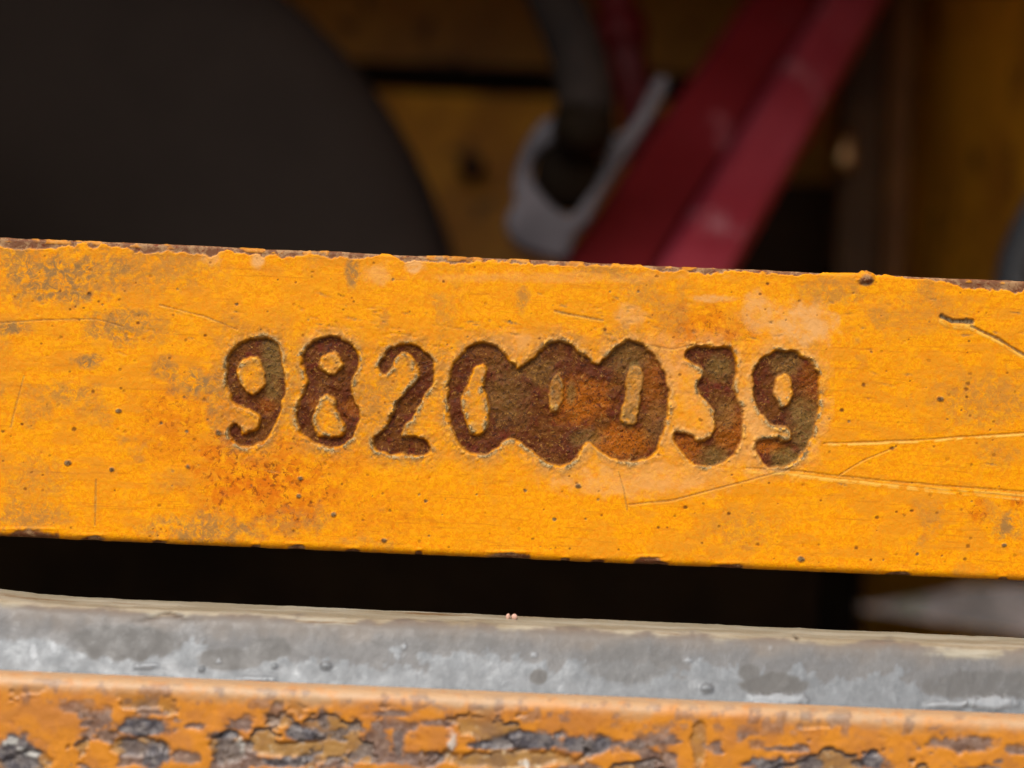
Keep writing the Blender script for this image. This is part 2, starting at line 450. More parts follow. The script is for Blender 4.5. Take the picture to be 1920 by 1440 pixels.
# ------------------------------------------------------------------ dark wheel at the left
wc = P(-80, 695, 0.62); R0 = 950 / FPX * 0.62
wheel = empty('rubber_wheel', (wc.x, 0.62, wc.z - R0), 'large dark round rubber wheel behind the left end of the bar', 'wheel')
bm = bmesh.new()
bm_lathe(bm, [(R0 * .2, .03), (R0 * .22, .006), (R0 * .6, -.002), (R0 * .7, -.004), (R0 * .88, -.002), (R0 * .96, .006), (R0 * .99, .02), (R0, .04), (R0, .09), (R0 * .97, .115), (R0 * .22, .12), (R0 * .2, .10)], wc, (0, 1, 0), 96)
from_bm('tyre', bm, RUBBER, wheel)
bm = bmesh.new()
bm_lathe(bm, [(R0 * .05, .012), (R0 * .06, .024), (R0 * .17, .028), (R0 * .19, .012), (R0 * .2015, .014), (R0 * .2015, .11), (R0 * .05, .11)], wc, (0, 1, 0), 64)
from_bm('rim', bm, GREASE_SHADE, wheel)
for k in range(5):
    t = 2 * math.pi * k / 5
    bm = bmesh.new()
    bm_lathe(bm, [(.006, .012), (.006, 0), (.004, -.004)], wc + Vector((math.cos(t), 0, math.sin(t))) * R0 * .12 + Vector((0, .018, 0)), (0, 1, 0), 6)
    from_bm('wheel_nut', bm, GREASE_SHADE, wheel, False)

# ------------------------------------------------------------------ red leaning beam
def prism_between(bm, A, B, sec):
    """sweep a closed section (list of (side, depth) pairs) from A to B"""
    rings = []
    for Q, sc in ((A, 1.0), (B, 1.0)):
        t = (B - A).normalized()
        side = Vector((0, 1, 0)).cross(t).normalized()
        dep = side.cross(t)
        if dep.y < 0: dep = -dep
        rings.append([bm.verts.new(Q + side * s * sc + dep * d * sc) for s, d in sec])
    n = len(sec)
    for i in range(n): bm.faces.new((rings[0][i], rings[0][(i + 1) % n], rings[1][(i + 1) % n], rings[1][i]))
    bm.faces.new(rings[0]); bm.faces.new(list(reversed(rings[1])))
A = P(1128, 640, 0.60); B = P(1604, -120, 0.86)
A = A + (A - B) * ((A.z - Z(-0.026)) / (B.z - A.z)); B = B + (B - A) * 0.15      # stands on the added shelf
beam = empty('red_beam', (A.x, A.y, A.z), 'dusty dark red painted beam leaning diagonally inside the housing', 'beam')
w = 0.0335
bm = bmesh.new()
prism_between(bm, A, B, [(-w * 1.02, 0.03), (-w * 1.0, 0.008), (-w * .92, 0.002), (w * .02, 0.0), (w * .04, 0.006), (w * .08, 0.006), (w * .08, 0.042), (-w * .9, 0.045)])
from_bm('flange', bm, RED, beam, False)
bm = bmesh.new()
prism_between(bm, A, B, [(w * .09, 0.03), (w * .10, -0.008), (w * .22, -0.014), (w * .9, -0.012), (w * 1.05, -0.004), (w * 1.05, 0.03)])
from_bm('web', bm, RED_LIT, beam, False)

A2 = P(1275, 590, 0.90); B2 = P(1050, -500, 0.90)
bar2 = empty('red_rod', tuple(A2), 'thin dark red rod behind the grey hose', 'rod')
bm = bmesh.new(); bm_tube(bm, [A2, A2.lerp(B2, .5), B2], 0.0125, 20); from_bm('shaft', bm, RED, bar2)
bm = bmesh.new(); c2 = P(1163, 60, 0.90); d2 = (B2 - A2).normalized()
bm_lathe(bm, [(.012, -.012), (.0175, -.010), (.0175, .010), (.012, .012)], c2, d2, 24); from_bm('collar', bm, RED, bar2)

# ------------------------------------------------------------------ grey hook-shaped clamp and hose
HK = [(1039, 217), (1010, 231), (985, 267), (969, 307), (962, 347), (965, 379), (951, 401), (949, 426), (967, 455), (1000, 473), (1061, 484), (1079, 440), (1104, 415),
      (1122, 379), (1155, 325), (1198, 260), (1231, 206), (1256, 152), (1234, 141), (1216, 170), (1195, 213), (1169, 245), (1137, 253), (1130, 282), (1131, 310),
      (1115, 347), (1090, 383), (1072, 401), (1047, 394), (1018, 365), (1000, 336), (998, 310), (1010, 285), (1036, 269), (1061, 260), (1065, 238)]
YH = 0.60
hk = empty('hook_clamp', tuple(P(1010, 470, YH)), 'grey cast steel hook shaped clamp beside the red beam', 'clamp')
bm = bmesh.new()
hp = [P(x, y, YH) for x, y in smooth_poly(HK, 3)]
fr = [bm.verts.new(p) for p in hp]
ff = bm.faces.new(fr)
ex = bmesh.ops.extrude_face_region(bm, geom=[ff])
bmesh.ops.translate(bm, verts=[v for v in ex['geom'] if isinstance(v, bmesh.types.BMVert)], vec=(0, 0.022, 0))
bmesh.ops.recalc_face_normals(bm, faces=bm.faces)
es = [e for e in bm.edges if len(e.link_faces) == 2 and any(len(f.verts) > 4 for f in e.link_faces)]
bmesh.ops.bevel(bm, geom=es, offset=0.0026, segments=3, profile=0.6, affect='EDGES')
from_bm('hook', bm, CAST, hk, False)
bm = bmesh.new()
bm_lathe(bm, [(.0125, -.004), (.0145, 0), (.0145, .02), (.006, .022)], P(1066, 322, YH) + Vector((0, .004, 0)), (0, 1, 0), 28)
from_bm('pin', bm, GREASE_SHADE, hk)  # dark disc filling the clamp's hole in place of its shade

hose = empty('hydraulic_hose', tuple(P(1080, 250, 0.585)), 'dark grey hose running down into the hook shaped clamp', 'hose')
bm = bmesh.new()
pts = catmull([P(800, -480, .70), P(960, -150, .66), P(1030, -20, .64), P(1078, 90, .615), P(1097, 180, .60), P(1092, 262, .592)], 8)
bm_tube(bm, pts, 0.0122, 24)
from_bm('sleeve', bm, HOSE, hose)
bm = bmesh.new()
bm_tube(bm, [P(1096, 226, .596), P(1092, 250, .593), P(1090, 272, .596)], [0.0131, 0.0131, 0.0118], 20)
from_bm('hose_end', bm, GREASE_SHADE, hose)

# slate hose loop at the far right
h2 = empty('slate_hose', tuple(P(1900, 520, .6)), 'slate grey hose bend at the right edge behind the bar', 'hose')
bm = bmesh.new()
bm_tube(bm, catmull([P(1905, 850, .596), P(1905, 700, .60), P(1900, 560, .60), P(1925, 450, .605), P(1985, 350, .61), P(2060, 300, .62), P(2120, 290, .64)], 8), 0.0085, 20)
from_bm('sleeve', bm, HOSE2, h2)
bm = bmesh.new()
bm_tube(bm, catmull([P(1990, 850, .60), P(1985, 720, .605), P(1960, 560, .61), P(1985, 470, .615), P(2040, 400, .62), P(2110, 360, .64)], 8), 0.009, 20)
from_bm('inner_hose', bm, HOSE2, h2)

# brass pin on the corner post
bpn = P(1587, 285, 0.888)
pin = empty('brass_pin', tuple(bpn + Vector((0, .015, -.012))), 'small pale brass pin on the dark corner post right of the red beam', 'pin')
bm = bmesh.new()
bm_tube(bm, [bpn + Vector((.001, 0.008, .012)), bpn + Vector((0, .003, .005)), bpn + Vector((0, 0, -.004)), bpn + Vector((0, -.001, -.010))], [.0026, .0046, .0058, .0044], 16)
for v in bm.verts: v.co = Vector((v.co.x, bpn.y + (v.co.y - bpn.y) * .35, bpn.z + (v.co.z - bpn.z) * 1.15))
from_bm('pin_body', bm, BRASS, pin)
bm = bmesh.new()
bm_lathe(bm, [(.0025, 0), (.0035, -.002), (.0035, -.008), (.0025, -.012)], bpn + Vector((0, .003, .0)), (0, -1, 0), 12)
from_bm('pin_root', bm, DARKBOLT, pin)

# ground stones and a weed seen through the gap at the right
def stone(name, c, r, seed, mat):
    rs = random.Random(seed)
    bm = bmesh.new(); bmesh.ops.create_icosphere(bm, subdivisions=2, radius=1)
    for v in bm.verts:
        k = 1 + rs.uniform(-.12, .12)
        v.co = Vector((v.co.x * r * 1.2 * k, v.co.y * r * k, v.co.z * r * .75 * k)) + Vector(c)
    return from_bm(name, bm, mat)
def gpt(px, py):
    d = P(px, py, 1.0) - Vector((0, 0, CAMZ)); t = -CAMZ / d.z
    return Vector((d.x * t, t, 0))
g0 = gpt(1800, 1145)
tag(stone('stone', g0 + Vector((0, 0, .03)), .055, 3, STONE), 'pale pinkish stone on the ground, seen through the gap at right', 'stone')
bm = bmesh.new()
rs = random.Random(5)
for k in range(260):
    c = gpt(rs.uniform(1560, 2100), rs.uniform(1085, 1200)); r = rs.uniform(.01, .055) ** 1.0
    rr = bmesh.ops.create_icosphere(bm, subdivisions=1, radius=1)
    for v in rr['verts']:
        v.co = Vector((v.co.x * r * 1.2, v.co.y * r, v.co.z * r * .7)) * 1.0 + c + Vector((0, 0, r * .3 - .008))
tag(from_bm('gravel', bm, STONE), 'loose pale gravel scattered on the dirt behind the machine', 'gravel', kind='stuff')
wd = gpt(1706, 1160)
weed = empty('weed', tuple(wd), 'green weed standing on the ground beyond the gap', 'weed')
for k in range(16):
    bm = bmesh.new(); a = rs.uniform(0, 6.28); L = rs.uniform(.16, .34); ln = rs.uniform(.1, .5)
    ds = Vector((math.cos(a), math.sin(a), 0)); wv = Vector((-math.sin(a), math.cos(a), 0)) * .034
    prev = None
    for s in range(6):
        t = s / 5; c = wd + ds * L * ln * t * t + Vector((0, 0, L * t)); ww = wv * (1 - t) ** .6 * (0.4 + t)
        cur = [bm.verts.new(c - ww), bm.verts.new(c + Vector((0, 0, .003))), bm.verts.new(c + ww)]
        if prev:
            bm.faces.new((prev[0], prev[1], cur[1], cur[0])); bm.faces.new((prev[1], prev[2], cur[2], cur[1]))
        prev = cur
    from_bm('leaf', bm, LEAF, weed)

# ------------------------------------------------------------------ the stamped orange bar
S0 = D0 / FPX
ZT = CAMZ + (720 - 484) * S0
ZB = CAMZ - (1049 - 720) * S0
TH = 0.012
STEP = 0.00017
def xs_fine(half, step, lo, hi):
    mid = np.arange(-half, half + step, step)
    left = np.arange(lo, -half, 0.004); right = np.arange(half + 0.004, hi, 0.004)
    return np.concatenate([left, mid, right, [hi]])
def bar_profile(yf, zt, zb, th, rt, rb, step, coarse=0.002):
    """closed-ish profile from the back bottom, round the front face, to the back top"""
    pr = []
    for t in np.arange(0, th - rb, coarse): pr.append((yf + th - t, zb, 0, -1))
    nb = max(6, int(rb * 1.57 / step))
    for k in range(nb + 1):
        a = math.pi / 2 * k / nb
        pr.append((yf + rb - rb * math.sin(a), zb + rb - rb * math.cos(a), -math.sin(a), -math.cos(a)))
    for z in np.arange(zb + rb + step, zt - rt, step): pr.append((yf, z, -1, 0))
    nt = max(6, int(rt * 1.57 / step))
    for k in range(nt + 1):
        a = math.pi / 2 * k / nt
        pr.append((yf + rt - rt * math.cos(a), zt - rt + rt * math.sin(a), -math.cos(a), math.sin(a)))
    for t in np.arange(rt + coarse, th, coarse): pr.append((yf + t, zt, 0, 1))
    pr.append((yf + th, zt, 0.3, 1)); pr.append((yf + th, (zt + zb) / 2, 1, 0)); pr.append((yf + th, zb, 0.3, -1))
    return pr

xs = xs_fine(0.112, STEP, XL, XR)
X, Yg, Zg, NY, NZ, PX, PY = sweep_grid(xs, bar_profile(D0, ZT, ZB, TH, 0.0009, 0.0016, STEP))
Q1 = lambda pts: [(380 + x / 3.2, 600 + y / 3.2) for x, y in pts]
Q2 = lambda pts: [(960 + x / 3.2, 600 + y / 3.2) for x, y in pts]
nine_a = Q1([(300,105),(380,100),(440,130),(470,180),(478,260),(492,340),(498,420),(478,500),(460,560),(440,620),(415,670),(370,730),(310,765),(240,760),(190,735),(155,690),(165,640),(195,620),(225,645),(240,680),(275,670),(310,650),(335,610),(325,575),(290,545),(230,530),(180,500),(150,450),(135,380),(140,300),(150,230),(175,180),(220,140),(260,115)])
nine_a_h = Q1([(290,225),(335,250),(360,300),(368,350),(350,405),(310,435),(260,420),(225,375),(208,320),(225,265),(255,235)])
eight = Q1([(700,115),(770,100),(840,115),(900,150),(935,210),(940,280),(915,340),(895,390),(905,450),(930,520),(940,590),(925,660),(880,730),(820,765),(740,768),(660,745),(600,700),(565,640),(555,570),(575,490),(605,430),(625,370),(600,310),(590,240),(610,180),(650,140)])
eight_h1 = Q1([(760,205),(810,215),(830,260),(810,300),(770,322),(725,300),(705,265),(720,225)])
eight_h2 = Q1([(740,455),(785,480),(795,540),(830,590),(850,640),(830,690),(770,705),(700,690),(665,640),(670,580),(690,520),(700,480)])
two = Q1([(1180,150),(1240,140),(1300,160),(1350,195),(1385,240),(1398,300),(1385,370),(1360,420),(1330,470),(1300,520),(1260,590),(1220,640),(1200,690),(1260,690),(1320,705),(1360,735),(1375,775),(1350,810),(1280,818),(1180,812),(1080,800),(1025,760),(1020,700),(1060,670),(1090,630),(1130,570),(1150,510),(1190,465),(1230,420),(1275,370),(1285,310),(1270,250),(1230,210),(1185,210),(1155,240),(1140,290),(1105,325),(1065,310),(1055,260),(1080,210),(1120,170)])
zeros = Q1([(1850,715),(1810,735),(1780,770),(1720,800),(1650,815),(1590,795),(1530,740),(1500,680),(1470,610),(1465,520),(1468,420),(1480,330),(1510,250),(1560,190),(1620,145),(1690,130),(1760,150),(1810,190),(1850,240),(1880,275)]) + \
    Q2([(40,285),(70,260),(130,215),(190,150),(240,125),(290,118),(340,140),(400,185),(450,220),(480,250),(515,262),(550,230),(600,190),(650,145),(700,120),(760,130),(810,160),(860,210),(900,280),(930,350),(945,430),(943,520),(930,600),(905,680),(880,760),(840,820),(780,845),(700,855),(620,840),(560,810),(510,770),(470,740),(440,760),(410,810),(360,855),(300,880),(240,875),(190,850),(150,810),(100,780),(50,740)])
zero_h1 = Q1([(1670,270),(1700,290),(1690,340),(1680,400),(1700,470),(1708,560),(1695,640),(1660,690),(1620,675),(1595,620),(1575,560),(1560,480),(1585,410),(1610,350),(1630,295)])
zero_h2 = Q2([(270,335),(296,360),(300,430),(285,490),(262,540),(236,545),(228,500),(236,430),(250,375)])
zero_h3 = Q2([(720,290),(765,290),(780,340),(770,420),(755,500),(750,580),(735,620),(690,625),(665,600),(665,540),(685,470),(695,390),(700,330)])
three = Q2([(1060,165),(1120,155),(1200,160),(1280,158),(1330,180),(1355,230),(1355,300),(1335,360),(1335,410),(1360,470),(1385,540),(1392,620),(1385,700),(1360,770),(1310,830),(1240,870),(1160,885),(1090,870),(1040,820),(1000,760),(970,710),(985,680),(1030,675),(1070,695),(1110,720),(1160,715),(1200,680),(1215,620),(1205,560),(1180,510),(1140,470),(1115,420),(1120,370),(1145,310),(1120,285),(1070,265),(1035,235),(1030,195)])
nine_b = Q2([(1630,185),(1690,185),(1750,215),(1810,255),(1840,310),(1850,390),(1855,470),(1840,550),(1825,630),(1800,710),(1765,780),(1720,840),(1650,880),(1580,888),(1520,870),(1475,820),(1455,760),(1470,725),(1530,710),(1600,710),(1660,715),(1670,680),(1640,655),(1580,645),(1530,610),(1490,550),(1455,480),(1440,400),(1445,320),(1470,260),(1520,215),(1580,190)])
nine_b_h = Q2([(1630,325),(1660,345),(1672,400),(1668,480),(1640,520),(1605,510),(1585,450),(1590,380),(1605,340)])

front = (NY < -0.99)
reg = front & (PX > 395) & (PX < 1565) & (PY > 605) & (PY < 905)
qx, qy = PX[reg], PY[reg]
# edges are ragged
jx = (fbm(qx, qy, 16, 11, 3) - .5) * 9; jy = (fbm(qx, qy, 16, 12, 3) - .5) * 9
kx, ky = qx + jx, qy + jy
sd = np.full(qx.shape, 1e9)
low_island = np.zeros(qx.shape)
for poly, holes in ((nine_a, (nine_a_h,)), (eight, (eight_h1, eight_h2)), (two, ()), (zeros, (zero_h1, zero_h2, zero_h3)), (three, ()), (nine_b, (nine_b_h,))):
    d = sdf_poly(kx, ky, smooth_poly(poly))
    for h in holes:
        hd = sdf_poly(kx, ky, smooth_poly(h))
        d = np.maximum(d, -hd)
        if h is zero_h2 or h is zero_h3: low_island = np.maximum(low_island, 1 - sstep(-3, 14, hd))
    sd = np.minimum(sd, d)
SDF = np.full(PX.shape, 1e3); SDF[reg] = sd - 1.0
ISL = np.zeros(PX.shape); ISL[reg] = low_island
inn = 1 - sstep(-6.0, 0.8, SDF)
inn = np.maximum(inn, .62 * blob(PX, PY, 1043, 727, 20, 34, .4)); inn = np.maximum(inn, .3 * blob(PX, PY, 1186, 743, 24, 62, .3))

n1 = fbm(PX, PY, 60, 21, 5); n2 = fbm(PX, PY, 18, 22, 4); n3 = fbm(PX, PY, 7, 23, 3); n4 = fbm(PX, PY, 200, 24, 4)
nst = fbm(PX * .35, PY - PX * .0432, 22, 25, 4)        # streaks along the bar
H = (n1 - .5) * 0.00012 + (n2 - .5) * 0.00010 + (n3 - .5) * 0.00005
depth = 0.00078 * (0.55 + 0.9 * fbm(PX, PY, 45, 28, 3))
H = H - inn * depth + inn * ((n2 - .5) * 0.00034 + (n3 - .5) * 0.00022)
H += ISL * inn * 0.0002
rimn = fbm(PX, PY, 12, 31, 3)
wide_r = np.exp(-(np.maximum(SDF, 0) / 26.0) ** 2) * (SDF > 0)
rim = np.exp(-((SDF - 3.0) / 4.0) ** 2) * sstep(.36, .6, rimn) * (SDF > -4)
H += rim * 0.00010 + wide_r * ((n3 - .5) * .00016 + (n2 - .5) * .00012)
glint = sstep(.62, .68, n3) * sstep(.48, .62, n1) * np.exp(-((SDF - 1) / 4) ** 2)
H += glint * .00012
wide = np.exp(-(np.maximum(SDF, 0) / 22.0) ** 2) * (SDF > 0)

z0 = np.zeros(PX.shape)
spot = z0.copy(); grime = z0.copy(); pale = z0.copy(); stain = z0.copy(); chip = z0.copy(); scr_glint = z0.copy()
# grime clouds, rust stains, pale patches
for cx, cy, rx, ry, a in ((110, 520, 110, 45, 1), (30, 490, 60, 30, .8), (20, 615, 40, 14, 1), (165, 678, 26, 12, 1), (235, 610, 70, 30, .8), (365, 720, 40, 22, 1), (310, 690, 20, 20, .8),
                          (130, 735, 60, 18, .6), (300, 500, 90, 40, .5), (700, 750, 70, 60, .6), (545, 740, 16, 60, .6), (410, 740, 22, 60, .7), (830, 700, 26, 60, .6), (1050, 640, 40, 20, .7), (660, 510, 10, 25, .9), (1160, 640, 45, 25, .6), (1390, 990, 60, 40, .35),
                          (1840, 750, 90, 45, .45), (1870, 850, 35, 25, .35), (1150, 505, 60, 14, .5), (1720, 590, 90, 40, .25), (390, 990, 90, 25, .8), (40, 970, 80, 30, .6), (560, 980, 60, 20, .5), (1890, 985, 26, 22, .9),
                          (1560, 545, 60, 25, .5), (1200, 545, 40, 20, .4), (980, 560, 12, 25, .6), (60, 900, 60, 40, .4)):
    grime = np.maximum(grime, a * blob(PX, PY, cx, cy, rx, ry, .6, (n2 - .5) * 1.6))
grime = np.maximum(grime, .4 * sstep(.56, .70, n1) * sstep(.42, .6, n4))
for cx, cy, rx, ry, a in ((490, 900, 120, 70, 1), (420, 850, 60, 40, .9), (560, 950, 60, 40, .8), (330, 790, 60, 60, .6), (1330, 620, 80, 45, .75), (1250, 660, 50, 40, .6), (1835, 960, 16, 18, .9), (1905, 940, 18, 16, .9),
                          (700, 960, 90, 40, .35), (620, 870, 60, 30, .5), (420, 760, 30, 60, .4)):
    stain = np.maximum(stain, a * blob(PX, PY, cx, cy, rx, ry, .7, (n2 - .5) * 1.5))
stain = stain * (1 - inn)
for cx, cy, rx, ry, a in ((1500, 610, 60, 38, 1), (1420, 585, 35, 30, .8), (1240, 690, 40, 60, .6), (1420, 790, 50, 90, .75), (1330, 740, 40, 60, .5), (1200, 900, 160, 30, .6), (1340, 560, 45, 7, .9),
                          (397, 482, 16, 13, 1), (482, 488, 13, 14, 1), (778, 497, 20, 16, 1), (712, 515, 24, 18, .5), (1180, 590, 30, 20, .6), (620, 640, 40, 20, .5), (1020, 520, 240, 10, .3), (960, 640, 40, 20, .6)):
    pale = np.maximum(pale, a * blob(PX, PY, cx, cy, rx, ry, .45, (n2 - .5) * 1.3))
pale = np.maximum(pale, .6 * wide * sstep(700, 1200, PX) * sstep(.35, .62, n2))
grime = np.maximum(grime, .6 * wide * (1 - .6 * sstep(1000, 1300, PX)))
# digit-floor tints
tint = z0.copy(); olive = z0.copy()
for cx, cy, rx, ry, a in ((1088, 752, 46, 44, 1), (1160, 830, 50, 30, 1), (1225, 720, 20, 70, .5), (1290, 840, 30, 30, .8), (1370, 800, 30, 45, .7), (1440, 838, 30, 14, .9), (1520, 720, 24, 50, .45), (660, 765, 20, 20, .5), (590, 755, 12, 14, .4), (500, 760, 16, 12, .5)):
    tint = np.maximum(tint, a * blob(PX, PY, cx, cy, rx, ry, .5, (n2 - .5) * 1.4))
for cx, cy, rx, ry, a in ((510, 680, 22, 60, .9), (1350, 690, 24, 26, .8), (1360, 775, 22, 30, .6), (1340, 860, 30, 20, .8), (1510, 800, 26, 60, .9), (1480, 860, 40, 20, 1), (1475, 680, 30, 24, .6), (950, 740, 40, 60, .4), (1010, 690, 40, 30, .4), (1180, 670, 40, 30, .5), (1100, 820, 30, 16, .7), (1230, 790, 20, 40, .4), (1072, 735, 8, 20, .9), (1190, 700, 12, 26, 1), (1178, 780, 12, 20, 1)):
    olive = np.maximum(olive, a * blob(PX, PY, cx, cy, rx, ry, .5, (n2 - .5) * 1.2))
grime = np.maximum(grime, .95 * ISL)
stain = np.maximum(stain, tint * inn); grime = grime * (1 - inn) + olive * inn
# raised dark nodules and pits
rs = np.random.RandomState(4)
nod = [(222, 770, 6), (127, 868, 7), (210, 880, 6), (352, 875, 6), (350, 808, 4), (302, 794, 4), (1084, 912, 6), (410, 812, 8), (443, 571, 4), (192, 571, 3), (1763, 748, 7), (563, 897, 6), (625, 965, 6), (720, 1013, 6), (1040, 974, 4),
       (985, 920, 4), (798, 940, 4), (1122, 937, 3), (1634, 660, 3), (1592, 790, 3), (1720, 1039, 4), (1502, 1048, 7), (560, 930, 5), (1883, 1022, 5)]
for k in range(80): nod.append((rs.uniform(0, 1920), rs.uniform(500, 1060), rs.uniform(1.2, 2.8)))
speck = np.zeros(PX.shape)
xcol = PX[PX.shape[0] // 2]
def win(cx, rad):
    i0, i1 = np.searchsorted(xcol, [cx - rad - 30, cx + rad + 30]); return slice(None), slice(i0, max(i1, i0 + 1))
for k in range(400): nod.append((rs.uniform(0, 1920), rs.uniform(480, 1090), -rs.uniform(1.4, 3.4) if k % 3 else -rs.uniform(2.5, 5.0)))
for cx, cy, r in nod:
    w_ = win(cx, 14); lo = r < 0; r = abs(r)
    b = (1 - sstep(.5 * r, 1.2 * r, np.hypot(PX[w_] - cx, (PY[w_] - cy) * 1.2) + (n3[w_] - .5) * (3 if r < 4 else 5))) * front[w_]
    if lo:
        speck[w_] = np.maximum(speck[w_], b * rs.uniform(.25, .95) * (1 - inn[w_])); H[w_] -= b * .00005
    else:
        spot[w_] = np.maximum(spot[w_], b * (.9 if r > 3 else .7)); H[w_] += b * (0.00018 if r > 4 else -0.00010)
# short horizontal nicks
for k in range(190):
    cx, cy = rs.uniform(0, 1920), rs.choice([rs.uniform(540, 660), rs.uniform(540, 1000)]); L = rs.uniform(6, 34); a = rs.uniform(-.1, .3) + .0432
    if k > 70: cx = rs.uniform(560, 1300); cy = rs.uniform(560, 650)
    if k > 130: cx = rs.uniform(540, 840); cy = rs.uniform(690, 830); a = rs.uniform(-.05, .3)
    w_ = win(cx + L / 2, L)
    d, t = segd(PX[w_], PY[w_], cx, cy, cx + L, cy + L * a)
    b = (1 - sstep(.8, 3.4, d + (n3[w_] - .5) * 4)) * np.sin(np.pi * np.clip(t, .05, .95)) * front[w_]
    H[w_] -= b * 0.00006; grime[w_] = np.maximum(grime[w_], b * rs.uniform(.3, 1.0) * (1 - inn[w_]))
# long scratches
def scratch(pts, wd, dep, dark, light, off=3.0):
    global H, grime, scr_glint, spot
    d, t = polyd(PX, PY + (n1 - .5) * 3, pts)
    wv = wd * (.35 + 1.3 * n2)
    g = (1 - sstep(wv * .4, wv * 1.3, d)) * front * (1 - inn)
    H -= g * dep * .7
    d2, _ = polyd(PX, PY - off + (n1 - .5) * 3, pts)
    l = (1 - sstep(wd * .5, wd * 1.6, d2)) * front * (1 - inn)
    H += l * dep * .2
    spot = np.maximum(spot, g * dark); scr_glint = np.maximum(scr_glint, l * light * sstep(.3, .55, n2))
scratch([(1545, 832), (1700, 826), (1800, 820), (1920, 812), (2060, 806)], 2.2, .00016, .35, .8)
scratch([(1400, 878), (1500, 884), (1620, 898), (1760, 910), (1920, 922), (2060, 934)], 2.2, .00016, .3, .7, 7)
scratch([(1500, 890), (1640, 905), (1760, 918), (1920, 932)], 1.6, .0001, .15, .6, 5)
scratch([(1575, 890), (1620, 862), (1680, 838)], 1.6, .00010, .4, .2)
scratch([(1180, 945), (1260, 938), (1350, 915), (1480, 880)], 1.8, .0001, .45, .2)
scratch([(1176, 955), (1170, 920), (1160, 885)], 1.6, .0001, .4, .1)
scratch([(1822, 612), (1870, 635), (1925, 668), (2000, 700)], 3.0, .0003, .75, .7, 5)
scratch([(1766, 594), (1785, 603), (1822, 603)], 5.0, .0005, .95, .6, 9)
scratch([(300, 572), (380, 592), (445, 618)], 1.6, .0001, .5, .3)
scratch([(0, 605), (80, 600), (180, 598), (230, 612)], 1.6, .00008, .45, .1)
scratch([(45, 705), (30, 760), (20, 800)], 2.2, .0001, .35, .1)
scratch([(180, 900), (178, 985)], 2.0, .0001, .4, .1)
scratch([(1180, 640), (1260, 655), (1330, 640)], 1.5, .00008, .25, .3)
scratch([(540, 763), (555, 765)], 1.8, .0001, .5, .2)
scratch([(1040, 583), (1130, 600)], 2.2, .0001, .55, .2)
# the rusted upper edge and chips of the lower edge
top_line = 484 + (PX - 960) * .0428
bot_line = 1049 + (PX - 960) * .0435
edge_w = 5 + 14 * sstep(.35, .62, fbm(PX, PY * 0, 90, 41, 4)) * (0.35 + 0.65 * np.maximum(1 - sstep(450, 800, PX), sstep(1600, 1720, PX)))
ew = PY - top_line + (fbm(PX, PY, 11, 42, 3) - .5) * 8 + (fbm(PX, PY, 48, 44, 4) - .5) * 26
chip = np.maximum(chip, 1 - sstep(edge_w - 1.5, edge_w + 1.5, ew))
flake = sstep(.56, .64, fbm(PX, PY, 34, 43, 4)) * (PY < top_line + 10)
chip = chip * (1 - .5 * flake)
H -= chip * (NZ > -.5) * 0.00022
H += np.exp(-((ew - edge_w - 2) / 3) ** 2) * front * .00004
H += blob(PX, PY, 1621, 519, 14, 12, .5, (n2 - .5) * 1.5) * .0007
chip = np.maximum(chip, blob(PX, PY, 1624, 527, 14, 9, .3))
for cx, w_, h_ in ((55, 52, 13), (172, 24, 7), (555, 17, 7), (480, 8, 4), (660, 14, 4), (785, 7, 6), (955, 42, 9), (1122, 14, 4), (1215, 27, 12), (1365, 26, 6), (1685, 20, 5), (1880, 8, 4), (1240, 14, 5), (1060, 8, 4), (300, 14, 4)):
    cy = 1049 + (cx - 960) * .0435 - 3
    b = blob(PX, PY, cx, cy, w_, h_, .22, (n2 - .5) * .7)
    chip = np.maximum(chip, b); H -= b * .00010
    H += blob(PX, PY, cx, cy - h_ - 2, w_, 3, .5) * .00012
low = sstep(-12, 2, PY - bot_line)
grime = np.maximum(grime, low * .55 * sstep(.35, .6, n2))
# rest of the bar outside the front face: worn
under = (NY > -.6) & (NZ < 0)
grime = np.where(under, .6, grime)
scr_glint = np.maximum(scr_glint, glint * .55)  # pale glints painted along the digit rims, in the scratch colour
rimm = (1 - glint) * np.exp(-((SDF - 1.5) / 4.6) ** 2) * sstep(.36, .56, rimn) * (.25 + .75 * sstep(.42, .58, fbm(PX, PY, 70, 33, 3)))
V = np.stack([X, Yg + NY * H, Zg + NZ * H], -1)
V[..., 2] += (fbm(PX, PY * 0, 70, 51, 5) - .5) * .0004 * (NZ > .3)
WA = np.stack([inn, rimm, grime, pale], -1); WB = np.stack([spot, stain, chip, scr_glint], -1)
tone = np.maximum(sstep(.50, .68, nst) * .6, sstep(.52, .68, n1) * .4) * (1 - .75 * blob(PX, PY, 820, 970, 330, 90, .5)) * (1 - .5 * blob(PX, PY, 850, 560, 300, 60, .5))
WC = np.stack([tone, speck, z0, z0], -1)
nrm = grid_normals(V)
